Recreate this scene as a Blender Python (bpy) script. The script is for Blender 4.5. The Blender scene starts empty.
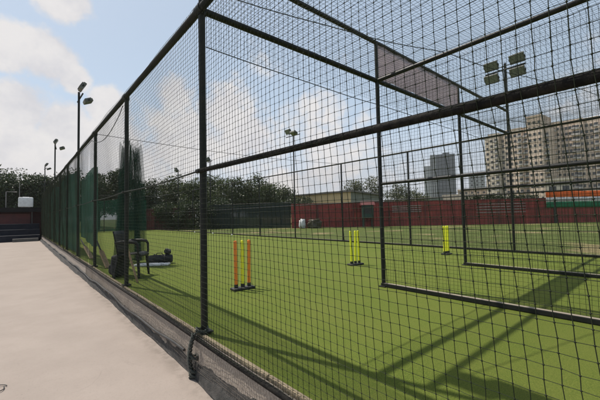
import bpy, bmesh, math, random
import numpy as np
from mathutils import Vector, Matrix

random.seed(11); rng = np.random.default_rng(11)
SC = bpy.context.scene
COL = SC.collection
R = math.radians

# ------------------------------------------------------------------ camera
CAM = Vector((-1.308, -2.9392, 1.0668))
YAW, PITCH, ROLL, FPX = 0.7035, 0.0457, -0.0221, 330.49      # FPX: focal length in pixels of a 600 px wide frame
fw = Vector((math.sin(YAW)*math.cos(PITCH), math.cos(YAW)*math.cos(PITCH), math.sin(PITCH)))
rt0 = Vector((math.cos(YAW), -math.sin(YAW), 0))
up0 = rt0.cross(fw)
rt = rt0*math.cos(ROLL)+up0*math.sin(ROLL)
up = -rt0*math.sin(ROLL)+up0*math.cos(ROLL)
cd = bpy.data.cameras.new('camera'); cam = bpy.data.objects.new('camera', cd); COL.objects.link(cam)
m = Matrix((rt, up, -fw)).transposed().to_4x4(); m.translation = CAM
cam.matrix_world = m
cd.sensor_width = 36; cd.lens = 36*FPX/600; cd.clip_start = 0.05; cd.clip_end = 5000
SC.camera = cam

def ray(u, v):                        # unit direction through a photo pixel (used for the sky only)
    return (fw*FPX+rt*(u-300)-up*(v-200)).normalized()
def spot(u, depth):                   # ground point seen in column u at a given forward depth
    f = Vector((math.sin(YAW), math.cos(YAW), 0)); r = Vector((math.cos(YAW), -math.sin(YAW), 0))
    p = CAM+f*depth+r*((u-300)/FPX*depth); p.z = 0
    return p

# ------------------------------------------------------------------ world, sun, exposure
SUN_DIR = Vector((-0.164, 0.511, 1.0)).normalized()
SUN_EL = math.asin(SUN_DIR.z); SUN_ROT = math.atan2(SUN_DIR.x, SUN_DIR.y) % (2*math.pi)
W = bpy.data.worlds.new('World'); SC.world = W; W.use_nodes = True
nt = W.node_tree; N = nt.nodes; L = nt.links; N.clear()
out = N.new('ShaderNodeOutputWorld'); bg = N.new('ShaderNodeBackground'); L.new(bg.outputs[0], out.inputs[0])
bg.inputs['Strength'].default_value = 0.1
sky = N.new('ShaderNodeTexSky'); sky.sky_type = 'NISHITA'; sky.sun_disc = False
sky.sun_elevation = SUN_EL; sky.sun_rotation = SUN_ROT
sky.air_density = 1.0; sky.dust_density = 3.0; sky.ozone_density = 1.0; sky.altitude = 200
tc = N.new('ShaderNodeTexCoord')
def mth(op, a, b=None, c=None, clamp=False, tree=None):
    t = tree or nt
    n = t.nodes.new('ShaderNodeMath'); n.operation = op; n.use_clamp = clamp
    for i, x in enumerate((a, b, c)):
        if x is None: continue
        if isinstance(x, (int, float)): n.inputs[i].default_value = x
        else: t.links.new(x, n.inputs[i])
    return n.outputs[0]
def smooth(x, a, b, lo=0.0, hi=1.0, tree=None):
    t = tree or nt
    n = t.nodes.new('ShaderNodeMapRange'); n.interpolation_type = 'SMOOTHSTEP'
    t.links.new(x, n.inputs['Value'])
    for k, val in (('From Min', a), ('From Max', b), ('To Min', lo), ('To Max', hi)): n.inputs[k].default_value = val
    return n.outputs[0]
def mixc(f, a, b, tree=None, mode='MIX'):
    t = tree or nt
    n = t.nodes.new('ShaderNodeMix'); n.data_type = 'RGBA'; n.blend_type = mode
    for s, x in ((n.inputs[0], f), (n.inputs[6], a), (n.inputs[7], b)):
        if isinstance(x, (int, float)): s.default_value = x
        elif isinstance(x, tuple): s.default_value = (x[0], x[1], x[2], 1)
        else: t.links.new(x, s)
    return n.outputs[2]
def noise(vec, scale, detail=4, rough=.55, tree=None, dist=0.0):
    t = tree or nt
    n = t.nodes.new('ShaderNodeTexNoise'); n.inputs['Scale'].default_value = scale
    n.inputs['Detail'].default_value = detail; n.inputs['Roughness'].default_value = rough
    n.inputs['Distortion'].default_value = dist
    t.links.new(vec, n.inputs['Vector'])
    return n.outputs[0]
D = tc.outputs['Generated']
sep = N.new('ShaderNodeSeparateXYZ'); L.new(D, sep.inputs[0])
# cumulus banks: directions and angular sizes on the sky
blobs = [(66, -4, 33, 1), (48, 60, 36, 1), (10, 52, 32, 1), (72, 78, 20, 1), (20, 105, 40, 1), (60, 125, 34, .9), (108, 108, 24, .8),
         (25, 165, 60, 1), (115, 165, 60, .9), (176, 92, 26, .7), (222, 108, 34, .65), (185, 140, 46, .6), (250, 140, 44, .55), (320, 175, 80, .35), (-140, 120, 120, 1), (700, 120, 130, .8)]
field = None
for u, v, r, a in blobs:
    d = ray(u, v); rad = (ray(u+r, v)-d).length*.5+(ray(u, v+r)-d).length*.5
    vd = N.new('ShaderNodeVectorMath'); vd.operation = 'DISTANCE'; L.new(D, vd.inputs[0]); vd.inputs[1].default_value = d
    f = mth('MULTIPLY', mth('SUBTRACT', 1.0, mth('DIVIDE', vd.outputs['Value'], rad)), a)
    field = f if field is None else mth('MAXIMUM', field, f)
n1 = noise(D, 7.0, 8, .6); n2 = noise(D, 2.2, 5, .6); n3 = noise(D, 16.0, 6, .6)
# behind and overhead: free scattered cloud
free = smooth(mth('MULTIPLY', sep.outputs[1], -1.0), .2, .6, 0.0, .35)
dens = mth('ADD', mth('ADD', mth('MAXIMUM', field, -.9), mth('MULTIPLY', mth('SUBTRACT', n1, .5), 1.9)), mth('MULTIPLY', mth('SUBTRACT', n3, .5), .5))
dens = mth('ADD', dens, mth('MULTIPLY', free, n2))
cov = smooth(dens, -.05, .38)
veil = smooth(sep.outputs[2], -.05, .6, .92, .55)
ctone = smooth(mth('ADD', mth('MULTIPLY', n1, .6), mth('MULTIPLY', n3, .5)), .38, .68)
ccol = mixc(ctone, (6.7, 6.6, 6.9), (8.4, 8.1, 7.95))
base = mixc(veil, sky.outputs[0], (6.2, 7.65, 9.25))
hz = smooth(sep.outputs[2], -.02, .30, .75, 0.0)
base = mixc(hz, base, (6.9, 6.8, 7.0))
base = mixc(smooth(sep.outputs[2], .60, .9, 0.0, .85), base, sky.outputs[0])      # deep blue overhead, above the frame
L.new(mixc(mth('MULTIPLY', cov, .92), base, ccol), bg.inputs['Color'])

sl = bpy.data.lights.new('sun', 'SUN'); so = bpy.data.objects.new('sun', sl); COL.objects.link(so)
sl.energy = 4.9; sl.angle = R(0.6); sl.color = (1.0, .93, .83)
so.rotation_euler = SUN_DIR.to_track_quat('Z', 'Y').to_euler(); so.location = (0, 0, 60)
SC.view_settings.view_transform = 'Standard'; SC.view_settings.look = 'None'
SC.view_settings.exposure = 0.0; SC.view_settings.gamma = 1.0; SC.view_settings.use_curve_mapping = False

# ------------------------------------------------------------------ materials
def mat(name, col, rough=.6, col2=None, scale=8, detail=5, bump=0.0, bscale=40, metal=0.0, spec=.5, coords='Object', lo=.35, hi=.65):
    M = bpy.data.materials.new(name); M.use_nodes = True
    t = M.node_tree; b = t.nodes['Principled BSDF']
    b.inputs['Roughness'].default_value = rough; b.inputs['Metallic'].default_value = metal
    b.inputs['Specular IOR Level'].default_value = spec
    co = t.nodes.new('ShaderNodeTexCoord').outputs[coords]
    if col2 is None: col2 = tuple(c*.8 for c in col)
    n = noise(co, scale, detail, .6, t)
    t.links.new(mixc(smooth(n, lo, hi, tree=t), col2, col, t), b.inputs['Base Color'])
    if bump:
        bn = t.nodes.new('ShaderNodeBump'); bn.inputs['Strength'].default_value = bump; bn.inputs['Distance'].default_value = .01
        t.links.new(noise(co, bscale, 4, .6, t), bn.inputs['Height']); t.links.new(bn.outputs[0], b.inputs['Normal'])
    return M
def leafmat(name, a, c):
    M = bpy.data.materials.new(name); M.use_nodes = True
    t = M.node_tree; b = t.nodes['Principled BSDF']; b.inputs['Roughness'].default_value = .55
    g = t.nodes.new('ShaderNodeNewGeometry')
    t.links.new(mixc(g.outputs['Random Per Island'], a, c, t), b.inputs['Base Color'])
    tr = t.nodes.new('ShaderNodeBsdfTranslucent'); tr.inputs['Color'].default_value = (c[0]*1.2, c[1]*1.3, c[2], 1)
    mx = t.nodes.new('ShaderNodeMixShader'); mx.inputs[0].default_value = .17
    t.links.new(b.outputs[0], mx.inputs[1]); t.links.new(tr.outputs[0], mx.inputs[2])
    t.links.new(mx.outputs[0], t.nodes['Material Output'].inputs[0])
    return M
def clothmat(name, col, col2, transp=.2, transl=.35, scale=3):
    M = bpy.data.materials.new(name); M.use_nodes = True
    t = M.node_tree; b = t.nodes['Principled BSDF']; b.inputs['Roughness'].default_value = .8
    co = t.nodes.new('ShaderNodeTexCoord').outputs['Object']
    c = mixc(smooth(noise(co, scale, 5, .6, t), .35, .65, tree=t), col, col2, t)
    t.links.new(c, b.inputs['Base Color'])
    tr = t.nodes.new('ShaderNodeBsdfTranslucent'); t.links.new(c, tr.inputs['Color'])
    tp = t.nodes.new('ShaderNodeBsdfTransparent')
    m1 = t.nodes.new('ShaderNodeMixShader'); m1.inputs[0].default_value = transl
    t.links.new(b.outputs[0], m1.inputs[1]); t.links.new(tr.outputs[0], m1.inputs[2])
    m2 = t.nodes.new('ShaderNodeMixShader'); m2.inputs[0].default_value = transp
    t.links.new(m1.outputs[0], m2.inputs[1]); t.links.new(tp.outputs[0], m2.inputs[2])
    t.links.new(m2.outputs[0], t.nodes['Material Output'].inputs[0])
    return M

MPAINT = mat('black_paint', (.010, .011, .010), .5, (.018, .018, .016), 14, bump=.15, bscale=60, spec=.3)
MRAILTOP = mat('worn_black_paint', (.011, .012, .011), .65, (.028, .025, .021), 9, bump=.2, bscale=50, spec=.2)
MLITTOP = mat('painted_sunlit_steel', (.30, .26, .20), .6, (.07, .06, .048), 5, 6, spec=.3, lo=.25, hi=.5)  # pale tone puts sunlight into the colour of the floor rail tops
MDULL = mat('weathered_black_paint', (.008, .008, .008), .85, (.022, .02, .017), 18, bump=.5, bscale=70, spec=.15)
MSKIRT = mat('dusty_cord', (.26, .225, .185), .8, (.13, .115, .10), 5, spec=.1)
MCORD = mat('dark_green_cord', (.018, .025, .015), .7, (.036, .042, .025), 3, spec=.1)
MROPE = mat('dark_rope', (.022, .03, .026), .7, (.05, .055, .045), 30, bump=.6, bscale=160)
MGREEN = clothmat('green_shade_cloth', (.004, .075, .043), (.007, .10, .058), .08, .32, 1.2)
MDARKCLOTH = clothmat('black_green_cloth', (.006, .016, .016), (.012, .022, .02), .04, .08, 1.5)
MPANEL = clothmat('faded_mesh_banner', (.42, .33, .34), (.50, .40, .40), .30, .45, 6)
MSTRIP = mat('black_mesh_strip', (.03, .03, .028), .85, (.065, .06, .055), 14, 6, bump=.8, bscale=120)
MHOSE = mat('black_hose', (.02, .02, .02), .5, (.04, .038, .035), 12)
MORANGE = mat('orange_plastic', (.95, .27, .03), .4, (.85, .22, .03), 20)
MYEL = mat('yellow_plastic', (.92, .93, .04), .4, (.84, .85, .04), 20)
MBLACK = mat('black_rubber', (.018, .018, .018), .6, (.035, .033, .03), 20)
MPLASTIC = mat('black_plastic', (.008, .009, .009), .5, (.014, .015, .014), 16, spec=.3)
MWOOD = mat('bat_wood', (.36, .25, .13), .5, (.26, .17, .08), 9, bump=.2)
MBAG = mat('grey_black_fabric', (.014, .014, .016), .8, (.032, .032, .036), 14, bump=.4, bscale=90)
MWHITE = mat('white_plastic', (.78, .78, .76), .45, (.66, .65, .63), 6)
MALU = mat('lamp_housing', (.10, .105, .085), .5, (.14, .14, .115), 12, metal=.2)
MGLASS = mat('lamp_glass', (.16, .17, .15), .12, (.22, .23, .21), 30)
MBALL = mat('ball_leather', (.75, .74, .68), .4)

# turf
def turf_mat():
    M = bpy.data.materials.new('artificial_turf'); M.use_nodes = True
    t = M.node_tree; b = t.nodes['Principled BSDF']; b.inputs['Roughness'].default_value = .85; b.inputs['Specular IOR Level'].default_value = .08
    co = t.nodes.new('ShaderNodeTexCoord').outputs['Object']
    c = mixc(smooth(noise(co, 110, 4, .8, t), .40, .60, tree=t), (.066, .101, .015), (.142, .170, .033), t)
    c = mixc(smooth(noise(co, 1.1, 5, .6, t), .35, .7, 0, .45, tree=t), c, (.135, .150, .034), t)
    c = mixc(smooth(noise(co, 22, 4, .6, t), .45, .75, 0, .35, tree=t), c, (.070, .108, .019), t)
    t.links.new(c, b.inputs['Base Color'])
    bn = t.nodes.new('ShaderNodeBump'); bn.inputs['Strength'].default_value = .45; bn.inputs['Distance'].default_value = .008
    t.links.new(noise(co, 190, 4, .75, t), bn.inputs['Height']); t.links.new(bn.outputs[0], b.inputs['Normal'])
    return M
def grass_mat():
    M = bpy.data.materials.new('dry_grass'); M.use_nodes = True
    t = M.node_tree; b = t.nodes['Principled BSDF']; b.inputs['Roughness'].default_value = .9; b.inputs['Specular IOR Level'].default_value = .1
    co = t.nodes.new('ShaderNodeTexCoord').outputs['Object']
    c = mixc(smooth(noise(co, 9, 6, .7, t), .3, .7, tree=t), (.06, .085, .022), (.12, .145, .042), t)
    c = mixc(smooth(noise(co, .3, 5, .6, t), .54, .66, 0, .7, tree=t), c, (.30, .23, .13), t)
    t.links.new(c, b.inputs['Base Color'])
    bn = t.nodes.new('ShaderNodeBump'); bn.inputs['Strength'].default_value = .8; bn.inputs['Distance'].default_value = .04
    t.links.new(noise(co, 30, 5, .7, t), bn.inputs['Height']); t.links.new(bn.outputs[0], b.inputs['Normal'])
    return M
def path_mat():
    M = bpy.data.materials.new('path_concrete'); M.use_nodes = True
    t = M.node_tree; b = t.nodes['Principled BSDF']; b.inputs['Roughness'].default_value = .85; b.inputs['Specular IOR Level'].default_value = .25
    co = t.nodes.new('ShaderNodeTexCoord').outputs['Object']
    c = mixc(smooth(noise(co, 1.4, 6, .65, t), .3, .7, tree=t), (.283, .241, .211), (.32, .273, .24), t)
    c = mixc(smooth(noise(co, 60, 4, .7, t), .5, .75, 0, .35, tree=t), c, (.21, .18, .16), t)
    c = mixc(smooth(noise(co, 5, 6, .7, t, .6), .60, .72, 0, .4, tree=t), c, (.25, .21, .185), t)
    vo = t.nodes.new('ShaderNodeTexVoronoi'); vo.feature = 'DISTANCE_TO_EDGE'; vo.inputs['Scale'].default_value = .55
    wv = t.nodes.new('ShaderNodeVectorMath'); wv.operation = 'ADD'; t.links.new(co, wv.inputs[0])
    wn = t.nodes.new('ShaderNodeTexNoise'); wn.inputs['Scale'].default_value = 2.2; wn.inputs['Detail'].default_value = 6; t.links.new(co, wn.inputs['Vector'])
    ws = t.nodes.new('ShaderNodeVectorMath'); ws.operation = 'SCALE'; ws.inputs['Scale'].default_value = .5; t.links.new(wn.outputs['Color'], ws.inputs[0]); t.links.new(ws.outputs[0], wv.inputs[1])
    t.links.new(wv.outputs[0], vo.inputs['Vector'])
    crack = mth('MULTIPLY', smooth(vo.outputs['Distance'], .0, .006, 1.0, 0.0, t), smooth(noise(co, .8, 3, .6, t), .54, .64, 0, .22, t), tree=t)
    c = mixc(crack, c, (.13, .11, .095), t)                                  # a few hairline cracks
    sx2 = t.nodes.new('ShaderNodeSeparateXYZ'); t.links.new(co, sx2.inputs[0])
    dirt = mth('MULTIPLY', smooth(sx2.outputs[0], -.30, -.12, 0.0, .6, t), smooth(noise(co, 7, 6, .7, t), .38, .62, 0.1, 1, t), tree=t)
    c = mixc(dirt, c, (.16, .135, .115), t)                                  # dirt swept against the kerb
    grit = smooth(noise(co, 38, 3, .75, t), .64, .72, 0, .55, t)
    c = mixc(grit, c, (.19, .165, .145), t)
    t.links.new(c, b.inputs['Base Color'])
    bn = t.nodes.new('ShaderNodeBump'); bn.inputs['Strength'].default_value = .35; bn.inputs['Distance'].default_value = .006
    t.links.new(noise(co, 90, 5, .7, t), bn.inputs['Height']); t.links.new(bn.outputs[0], b.inputs['Normal'])
    return M
def kerb_mat():
    M = bpy.data.materials.new('rough_kerb'); M.use_nodes = True
    t = M.node_tree; b = t.nodes['Principled BSDF']; b.inputs['Roughness'].default_value = .9
    co = t.nodes.new('ShaderNodeTexCoord').outputs['Object']
    n = noise(co, 55, 6, .75, t)
    c = mixc(smooth(n, .35, .65, tree=t), (.24, .20, .165), (.46, .395, .33), t)
    c = mixc(smooth(noise(co, 4, 5, .65, t), .45, .75, 0, .35, tree=t), c, (.24, .205, .175), t)
    t.links.new(c, b.inputs['Base Color'])
    bn = t.nodes.new('ShaderNodeBump'); bn.inputs['Strength'].default_value = .6; bn.inputs['Distance'].default_value = .008
    t.links.new(n, bn.inputs['Height']); t.links.new(bn.outputs[0], b.inputs['Normal'])
    return M

# ------------------------------------------------------------------ mesh helpers
def link(name, me, material=None, parent=None):
    o = bpy.data.objects.new(name, me); COL.objects.link(o)
    if material is not None: me.materials.append(material)
    if parent is not None: o.parent = parent
    return o
def tag(o, label=None, cat=None, group=None, kind=None):
    if label: o['label'] = label
    if cat: o['category'] = cat
    if group: o['group'] = group
    if kind: o['kind'] = kind
    return o
def thing(name, loc, label, cat, group=None, rz=0.0):
    o = bpy.data.objects.new(name, None); COL.objects.link(o); o.location = loc; o.rotation_euler = (0, 0, rz)
    o.empty_display_size = .2
    return tag(o, label, cat, group)
def copy_tree(o, parent=None):
    c = o.copy(); COL.objects.link(c)
    if parent is not None: c.parent = parent
    for ch in [k for k in SC.objects if k.parent == o]: copy_tree(ch, c)
    return c

class MB:
    """collects shapes into one mesh"""
    def __init__(s): s.v = []; s.f = []; s.sm = []
    def add(s, vs, fs, smooth=False):
        k = len(s.v); s.v += [tuple(v) for v in vs]; s.f += [tuple(i+k for i in f) for f in fs]; s.sm += [smooth]*len(fs)
    def box(s, x0, x1, y0, y1, z0, z1, mtx=None):
        vs = [Vector((x, y, z)) for z in (z0, z1) for y in (y0, y1) for x in (x0, x1)]
        if mtx is not None: vs = [mtx @ v for v in vs]
        s.add(vs, [(0, 2, 3, 1), (4, 5, 7, 6), (0, 1, 5, 4), (2, 6, 7, 3), (0, 4, 6, 2), (1, 3, 7, 5)]); return s
    def rbox(s, x0, x1, y0, y1, z0, z1, r, mtx=None):
        bm = bmesh.new(); bmesh.ops.create_cube(bm, size=1)
        for v in bm.verts:
            v.co = Vector((x0+(v.co.x+.5)*(x1-x0), y0+(v.co.y+.5)*(y1-y0), z0+(v.co.z+.5)*(z1-z0)))
        bmesh.ops.bevel(bm, geom=bm.edges[:], offset=r, segments=2, affect='EDGES', profile=.6)
        bm.verts.index_update()
        vs = [(mtx @ v.co if mtx is not None else v.co.copy()) for v in bm.verts]
        s.add(vs, [[v.index for v in f.verts] for f in bm.faces], False); bm.free(); return s
    def tube(s, pts, rad, n=10, caps=True):
        pts = [Vector(p) for p in pts]; rr = rad if isinstance(rad, (list, tuple)) else [rad]*len(pts)
        rings = []; prev = None
        for i, p in enumerate(pts):
            d = (pts[min(i+1, len(pts)-1)]-pts[max(i-1, 0)]).normalized()
            a = prev if prev is not None else (Vector((0, 0, 1)) if abs(d.z) < .9 else Vector((1, 0, 0)))
            a = (a-d*a.dot(d)).normalized(); b = d.cross(a); prev = a
            rings.append([p+(a*math.cos(2*math.pi*k/n)+b*math.sin(2*math.pi*k/n))*rr[i] for k in range(n)])
        fs = [(i*n+k, i*n+(k+1) % n, (i+1)*n+(k+1) % n, (i+1)*n+k) for i in range(len(pts)-1) for k in range(n)]
        s.add([v for r_ in rings for v in r_], fs, True)
        if caps: s.add(rings[0][::-1], [tuple(range(n))]); s.add(rings[-1], [tuple(range(n))])
        return s
    def build(s, name, material=None, parent=None):
        me = bpy.data.meshes.new(name); me.from_pydata(s.v, [], s.f); me.update()
        me.polygons.foreach_set('use_smooth', s.sm)
        return link(name, me, material, parent)

def np_mesh(name, V, Q, k):
    me = bpy.data.meshes.new(name); nv = len(V); nf = len(Q)
    me.vertices.add(nv); me.vertices.foreach_set('co', np.ascontiguousarray(V, dtype=np.float32).ravel())
    me.loops.add(nf*k); me.loops.foreach_set('vertex_index', np.ascontiguousarray(Q, dtype=np.int32).ravel())
    me.polygons.add(nf); me.polygons.foreach_set('loop_start', np.arange(nf, dtype=np.int32)*k)
    me.update(calc_edges=True); me.validate()
    return me

CELL = .0455
def net(name, o, U, Vv, nu, nv, parent, rad=.0015, wave=.004, knots=None, sag=None, coarse=1, material=None):
    """square knotted netting: nodes o + i*U + j*Vv, each cord a thin three-sided strand, knots where they cross"""
    o = np.array(o, float); U = np.array(U, float); Vv = np.array(Vv, float)
    i = np.arange(nu+1)[:, None, None]; j = np.arange(nv+1)[None, :, None]
    P = o+i*U+j*Vv
    nrm = np.cross(U, Vv); nrm /= np.linalg.norm(nrm)
    # slow ripples plus a little scatter at every knot
    a = np.arange(nu+1)[:, None]; b = np.arange(nv+1)[None, :]
    ph = rng.uniform(0, 6.28, 6)
    rip = (np.sin(a*.071+ph[0])+np.sin(b*.13+ph[1]+a*.02)+.6*np.sin(a*.19-b*.09+ph[2]))*wave*2.0
    P = P+nrm*rip[..., None]
    lat1 = (np.sin(a*.11+b*.05+ph[3])+.6*np.sin(a*.31+ph[4]))*wave*.9
    lat2 = (np.sin(b*.17+a*.033+ph[5])+.6*np.sin(a*.083-b*.21))*wave*.9
    un = U/np.linalg.norm(U); vn = Vv/np.linalg.norm(Vv)
    P = P+un*lat1[..., None]+vn*lat2[..., None]+rng.normal(0, wave*.22, P.shape)
    if sag is not None: P = sag(P)
    Vs = []; Fs = []; base = 0
    def strands(A, t, step, rad):
        nonlocal base
        idx = list(range(0, A.shape[1], step))
        if idx[-1] != A.shape[1]-1: idx.append(A.shape[1]-1)
        A = A[:, idx]; n, mm = A.shape[:2]
        c = np.cross(t, nrm)
        ring = np.stack([A+c*(math.cos(q)*rad)+nrm*(math.sin(q)*rad) for q in (0.5, 2.594, 4.689)], 2)
        Vs.append(ring.reshape(-1, 3))
        s = (np.arange(n)[:, None]*mm+np.arange(mm-1)[None, :]).reshape(-1, 1)*3
        for k in range(3):
            k2 = (k+1) % 3
            Fs.append(np.concatenate([s+k, s+k2, s+3+k2, s+3+k], 1)+base)
        base += n*mm*3
    strands(P, vn, coarse, rad); strands(np.swapaxes(P, 0, 1), un, coarse, rad*.75)
    V = np.concatenate(Vs); F = np.concatenate(Fs)
    me = np_mesh(name, V, F, 4)
    ob = link(name, me, material or MCORD, parent)
    if knots is not None:
        K = P.reshape(-1, 3); K = K[knots(K)]
        r = rad*2.9
        off = np.array([un*r, vn*r, -un*r, -vn*r, nrm*r, -nrm*r])
        VK = (K[:, None]+off[None]).reshape(-1, 3)
        tri = np.array([(0, 1, 4), (1, 2, 4), (2, 3, 4), (3, 0, 4), (1, 0, 5), (2, 1, 5), (3, 2, 5), (0, 3, 5)])
        FK = (np.arange(len(K))[:, None, None]*6+tri[None]).reshape(-1, 3)
        link('knots', np_mesh('knots', VK, FK, 3), material or MCORD, ob)
    return ob

def sheet(name, x0, x1, y0, y1, z, material, label=None):
    me = bpy.data.meshes.new(name); me.from_pydata([(x0, y0, z), (x1, y0, z), (x1, y1, z), (x0, y1, z)], [], [(0, 1, 2, 3)])
    return tag(link(name, me, material), label, None, None, 'structure')

# ------------------------------------------------------------------ dimensions of the cage
H = 3.05; HT = 3.636; S = 2.917
X1, X2, X3 = 2.75, 5.464, 8.288
YN, YF = -2*S, 10*S
ZP = -.36

# ------------------------------------------------------------------ ground
sheet('ground', -1500, 1500, -1500, 1500, ZP-.03, grass_mat())
MG = bpy.data.materials['dry_grass']
MB().box(8.45, 60, -40, 60, ZP-.02, -.012).build('grass_field', MG)['kind'] = 'structure'
MB().box(-.022, 8.45-.004, YN-2, YF+1.5, ZP-.02, 0).build('turf', turf_mat())['kind'] = 'structure'
MB().box(-14, -.03, -12, 31, ZP-.2, ZP).build('path', path_mat())['kind'] = 'structure'
MB().box(-14, 8.45, YF+1.51, 40, ZP-.02, -.05).build('soil_strip', MG)['kind'] = 'structure'

# ------------------------------------------------------------------ kerb and what lies along it
MK = kerb_mat()
MKT = mat('kerb_cap', (.34, .27, .17), .85, (.23, .18, .12), 9, 6, bump=.6, bscale=60)
k = thing('kerb_wall', (0, 0, ZP), 'low rough masonry kerb wall carrying the tall net fence beside the path', 'kerb')
bm = bmesh.new()
ys = np.arange(YN-2, YF+.2, .12); zs = np.linspace(0, -ZP-.004, 6)
grid = [[bm.verts.new((-.068+.055*(z-.355)+random.gauss(0, .0012), y, z)) for z in zs] for y in ys]
for a in range(len(ys)-1):
    for b in range(len(zs)-1): bm.faces.new((grid[a][b], grid[a+1][b], grid[a+1][b+1], grid[a][b+1]))
me = bpy.data.meshes.new('wall_face'); bm.to_mesh(me); bm.free(); link('wall_face', me, MK, k)
mb = MB()
y = YN-2
while y < YF:                                   # cap laid in lengths with slightly uneven edges
    ln = random.uniform(.8, 1.4)
    mb.rbox(-.050+random.uniform(-.003, .003), -.017+random.uniform(-.003, .004), y+.004, min(y+ln, YF+.1)-.004, -ZP-.03, -ZP+.014+random.uniform(-.003, .003), .008)
    y += ln
mb.build('cap', MKT, k)

def lerp(x, xs, ys_): return float(np.interp(x, xs, ys_))
def strip_outer(y): return lerp(y, (-8, -.3, .5, 4, 6, 12, 29), (-.13, -.125, -.105, -.105, -.13, -.19, -.21))
def strip_z(y): return lerp(y, (-8, -1, 0, 1, 3.8, 29), (-.15, -.17, -.22, -.235, -.235, -.235))
ys = np.arange(YN-1.5, YF-.4, .06)
rows = []
for i, y in enumerate(ys):
    xo = strip_outer(y)+.008*math.sin(y*2.1)+.005*math.sin(y*5.3+1); zi = strip_z(y)
    row = []
    for q in np.linspace(0, 1, 9):
        x = -.076+(xo+.076)*q; z = zi+(ZP+.006-zi)*min(1, q*1.25)
        bulge = .012*math.sin(q*math.pi)*(1+.8*math.sin(y*3.7+q*4))+.007*math.sin(y*17+q*9)+random.gauss(0, .003)
        row.append((x-.3*bulge, y, max(z+bulge, ZP+.004)))
    rows.append(row)
mb = MB(); nn = 9
mb.add([p for r_ in rows for p in r_], [(a*nn+b, a*nn+b+1, (a+1)*nn+b+1, (a+1)*nn+b) for a in range(len(rows)-1) for b in range(nn-1)], True)
tag(mb.build('net_skirt', MSTRIP), 'crumpled black mesh strip lying along the foot of the kerb wall', 'netting')
hs = [(-.092-.006*abs(math.sin(y*.9)), y, strip_z(y)+.005+.018*math.sin(y*1.7+.6)+.01*math.sin(y*4.1)) for y in np.arange(.25, YF-1, .1)]
tag(MB().tube(hs, .014, 8).build('hose', MHOSE), 'thin black hose sagging along the outer face of the kerb wall', 'hose')

# ------------------------------------------------------------------ left boundary fence
fence = thing('boundary_fence', (0, 0, 0), 'tall black pipe fence with square netting between the path and the turf', 'fence')
for i in range(-2, 11):
    y = i*S
    p = MB().tube([(0, y, .0), (0, y, H+.02)], .032, 14)
    p.rbox(-.06, .06, y-.06, y+.06, .012, .03, .004)
    p.build('post', MPAINT, fence)
MB().tube([(-.02, YN-1.2, H), (-.02, YF, H)], .036, 14).build('top_rail', MRAILTOP, fence)
MB().tube([(-.045, YN-1.2, 1.375), (-.045, 0.03, 1.497)], .0205, 12).build('middle_rail', MDULL, fence)
MB().tube([(-.045, y, 1.497-.02*math.sin(math.pi*(y % S)/S)) for y in np.arange(.04, YF, .24)], .009, 8).build('middle_cable', MROPE, fence)
MB().tube([(-.064, y, -.030+.006*math.sin(y*1.3)) for y in np.arange(YN-1.2, YF, .25)], .023, 10).build('bottom_rail', MDULL, fence)
for i in range(-1, 11):
    c = MB(); y = i*S
    c.tube([(0, y, H-.05), (0, y, H+.045)], .041, 14); c.tube([(-.02, y-.06, H), (-.02, y+.06, H)], .044, 14)
    c.build('clamp', MPAINT, fence)
    q = MB().tube([(-.045, y-.03, 1.497+.035*min(0, i)*S/3), (-.045, y+.03, 1.497+.035*min(0, i)*S/3)], .022, 12)
    q.build('clamp', MPAINT, fence)
x_net = -.076
net('netting', (x_net, YN-.9, 0), (0, CELL, 0), (0, 0, CELL), int((6.2-YN+.9)/CELL), int(3.06/CELL), fence, .0016, .0045,
    sag=lambda P: P+np.stack([0*P[..., 0], -.07*np.clip(1.5-P[..., 2], 0, 2)*np.clip(-P[..., 1]/2, 0, 1), 0*P[..., 0]], -1),
    knots=lambda K: K[:, 1] < 2.9)
net('net_hem', (-.081, YN-.9, -.045), (0, CELL*.7, 0), (0, 0, -CELL*.7), int((8-YN)/CELL/.7), 7, fence, .0012, .0035, material=MSKIRT,
    sag=lambda P: P+np.stack([.055*P[..., 2], .4*P[..., 2]+.01*np.sin(P[..., 1]*5), 0*P[..., 0]], -1))
net('netting', (x_net, 6.2, 0), (0, CELL, 0), (0, 0, CELL), int((YF-6.2)/CELL), int(3.06/CELL), fence, .0017, .004, coarse=6)
def cloth(name, pts0, pts1, nz, amp, material, parent, axis):
    """hanging cloth between two polylines (top and bottom), with folds"""
    n = len(pts0); vs = []; 
    for i in range(n):
        for q in range(nz+1):
            t = q/nz; p = Vector(pts0[i]).lerp(Vector(pts1[i]), t)
            p += Vector(axis)*(amp*(math.sin(i*.9+.5*math.sin(i*.37))*(.3+.7*t)+.5*math.sin(i*2.3+t*3)))
            vs.append(p)
    b = MB(); b.add(vs, [(i*(nz+1)+q, i*(nz+1)+q+1, (i+1)*(nz+1)+q+1, (i+1)*(nz+1)+q) for i in range(n-1) for q in range(nz)], True)
    return b.build(name, material, parent)
cloth('shade_cloth', [(.06, y, 2.3+.06*math.sin(y*2.1)) for y in np.arange(5.9, 8.7, .12)], [(.06, y, .5+.08*math.sin(y*1.7)) for y in np.arange(5.9, 8.7, .12)], 8, .018, MGREEN, fence, (1, 0, 0))
ys = np.arange(8.9, YF-.1, .14)
cloth('shade_cloth', [(.06, y, 2.72+.10*math.sin(y*1.1)) for y in ys], [(.06, y, .06) for y in ys], 8, .018, MGREEN, fence, (1, 0, 0))
# top edge cord of the far netting
MB().tube([(-.06, y, 2.86-.22*math.sin(math.pi*(y-S)/S) if S < y < 2*S else 2.9) for y in np.arange(S, YF-.1, .2)], .006, 6).build('head_rope', MROPE, fence)

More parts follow.
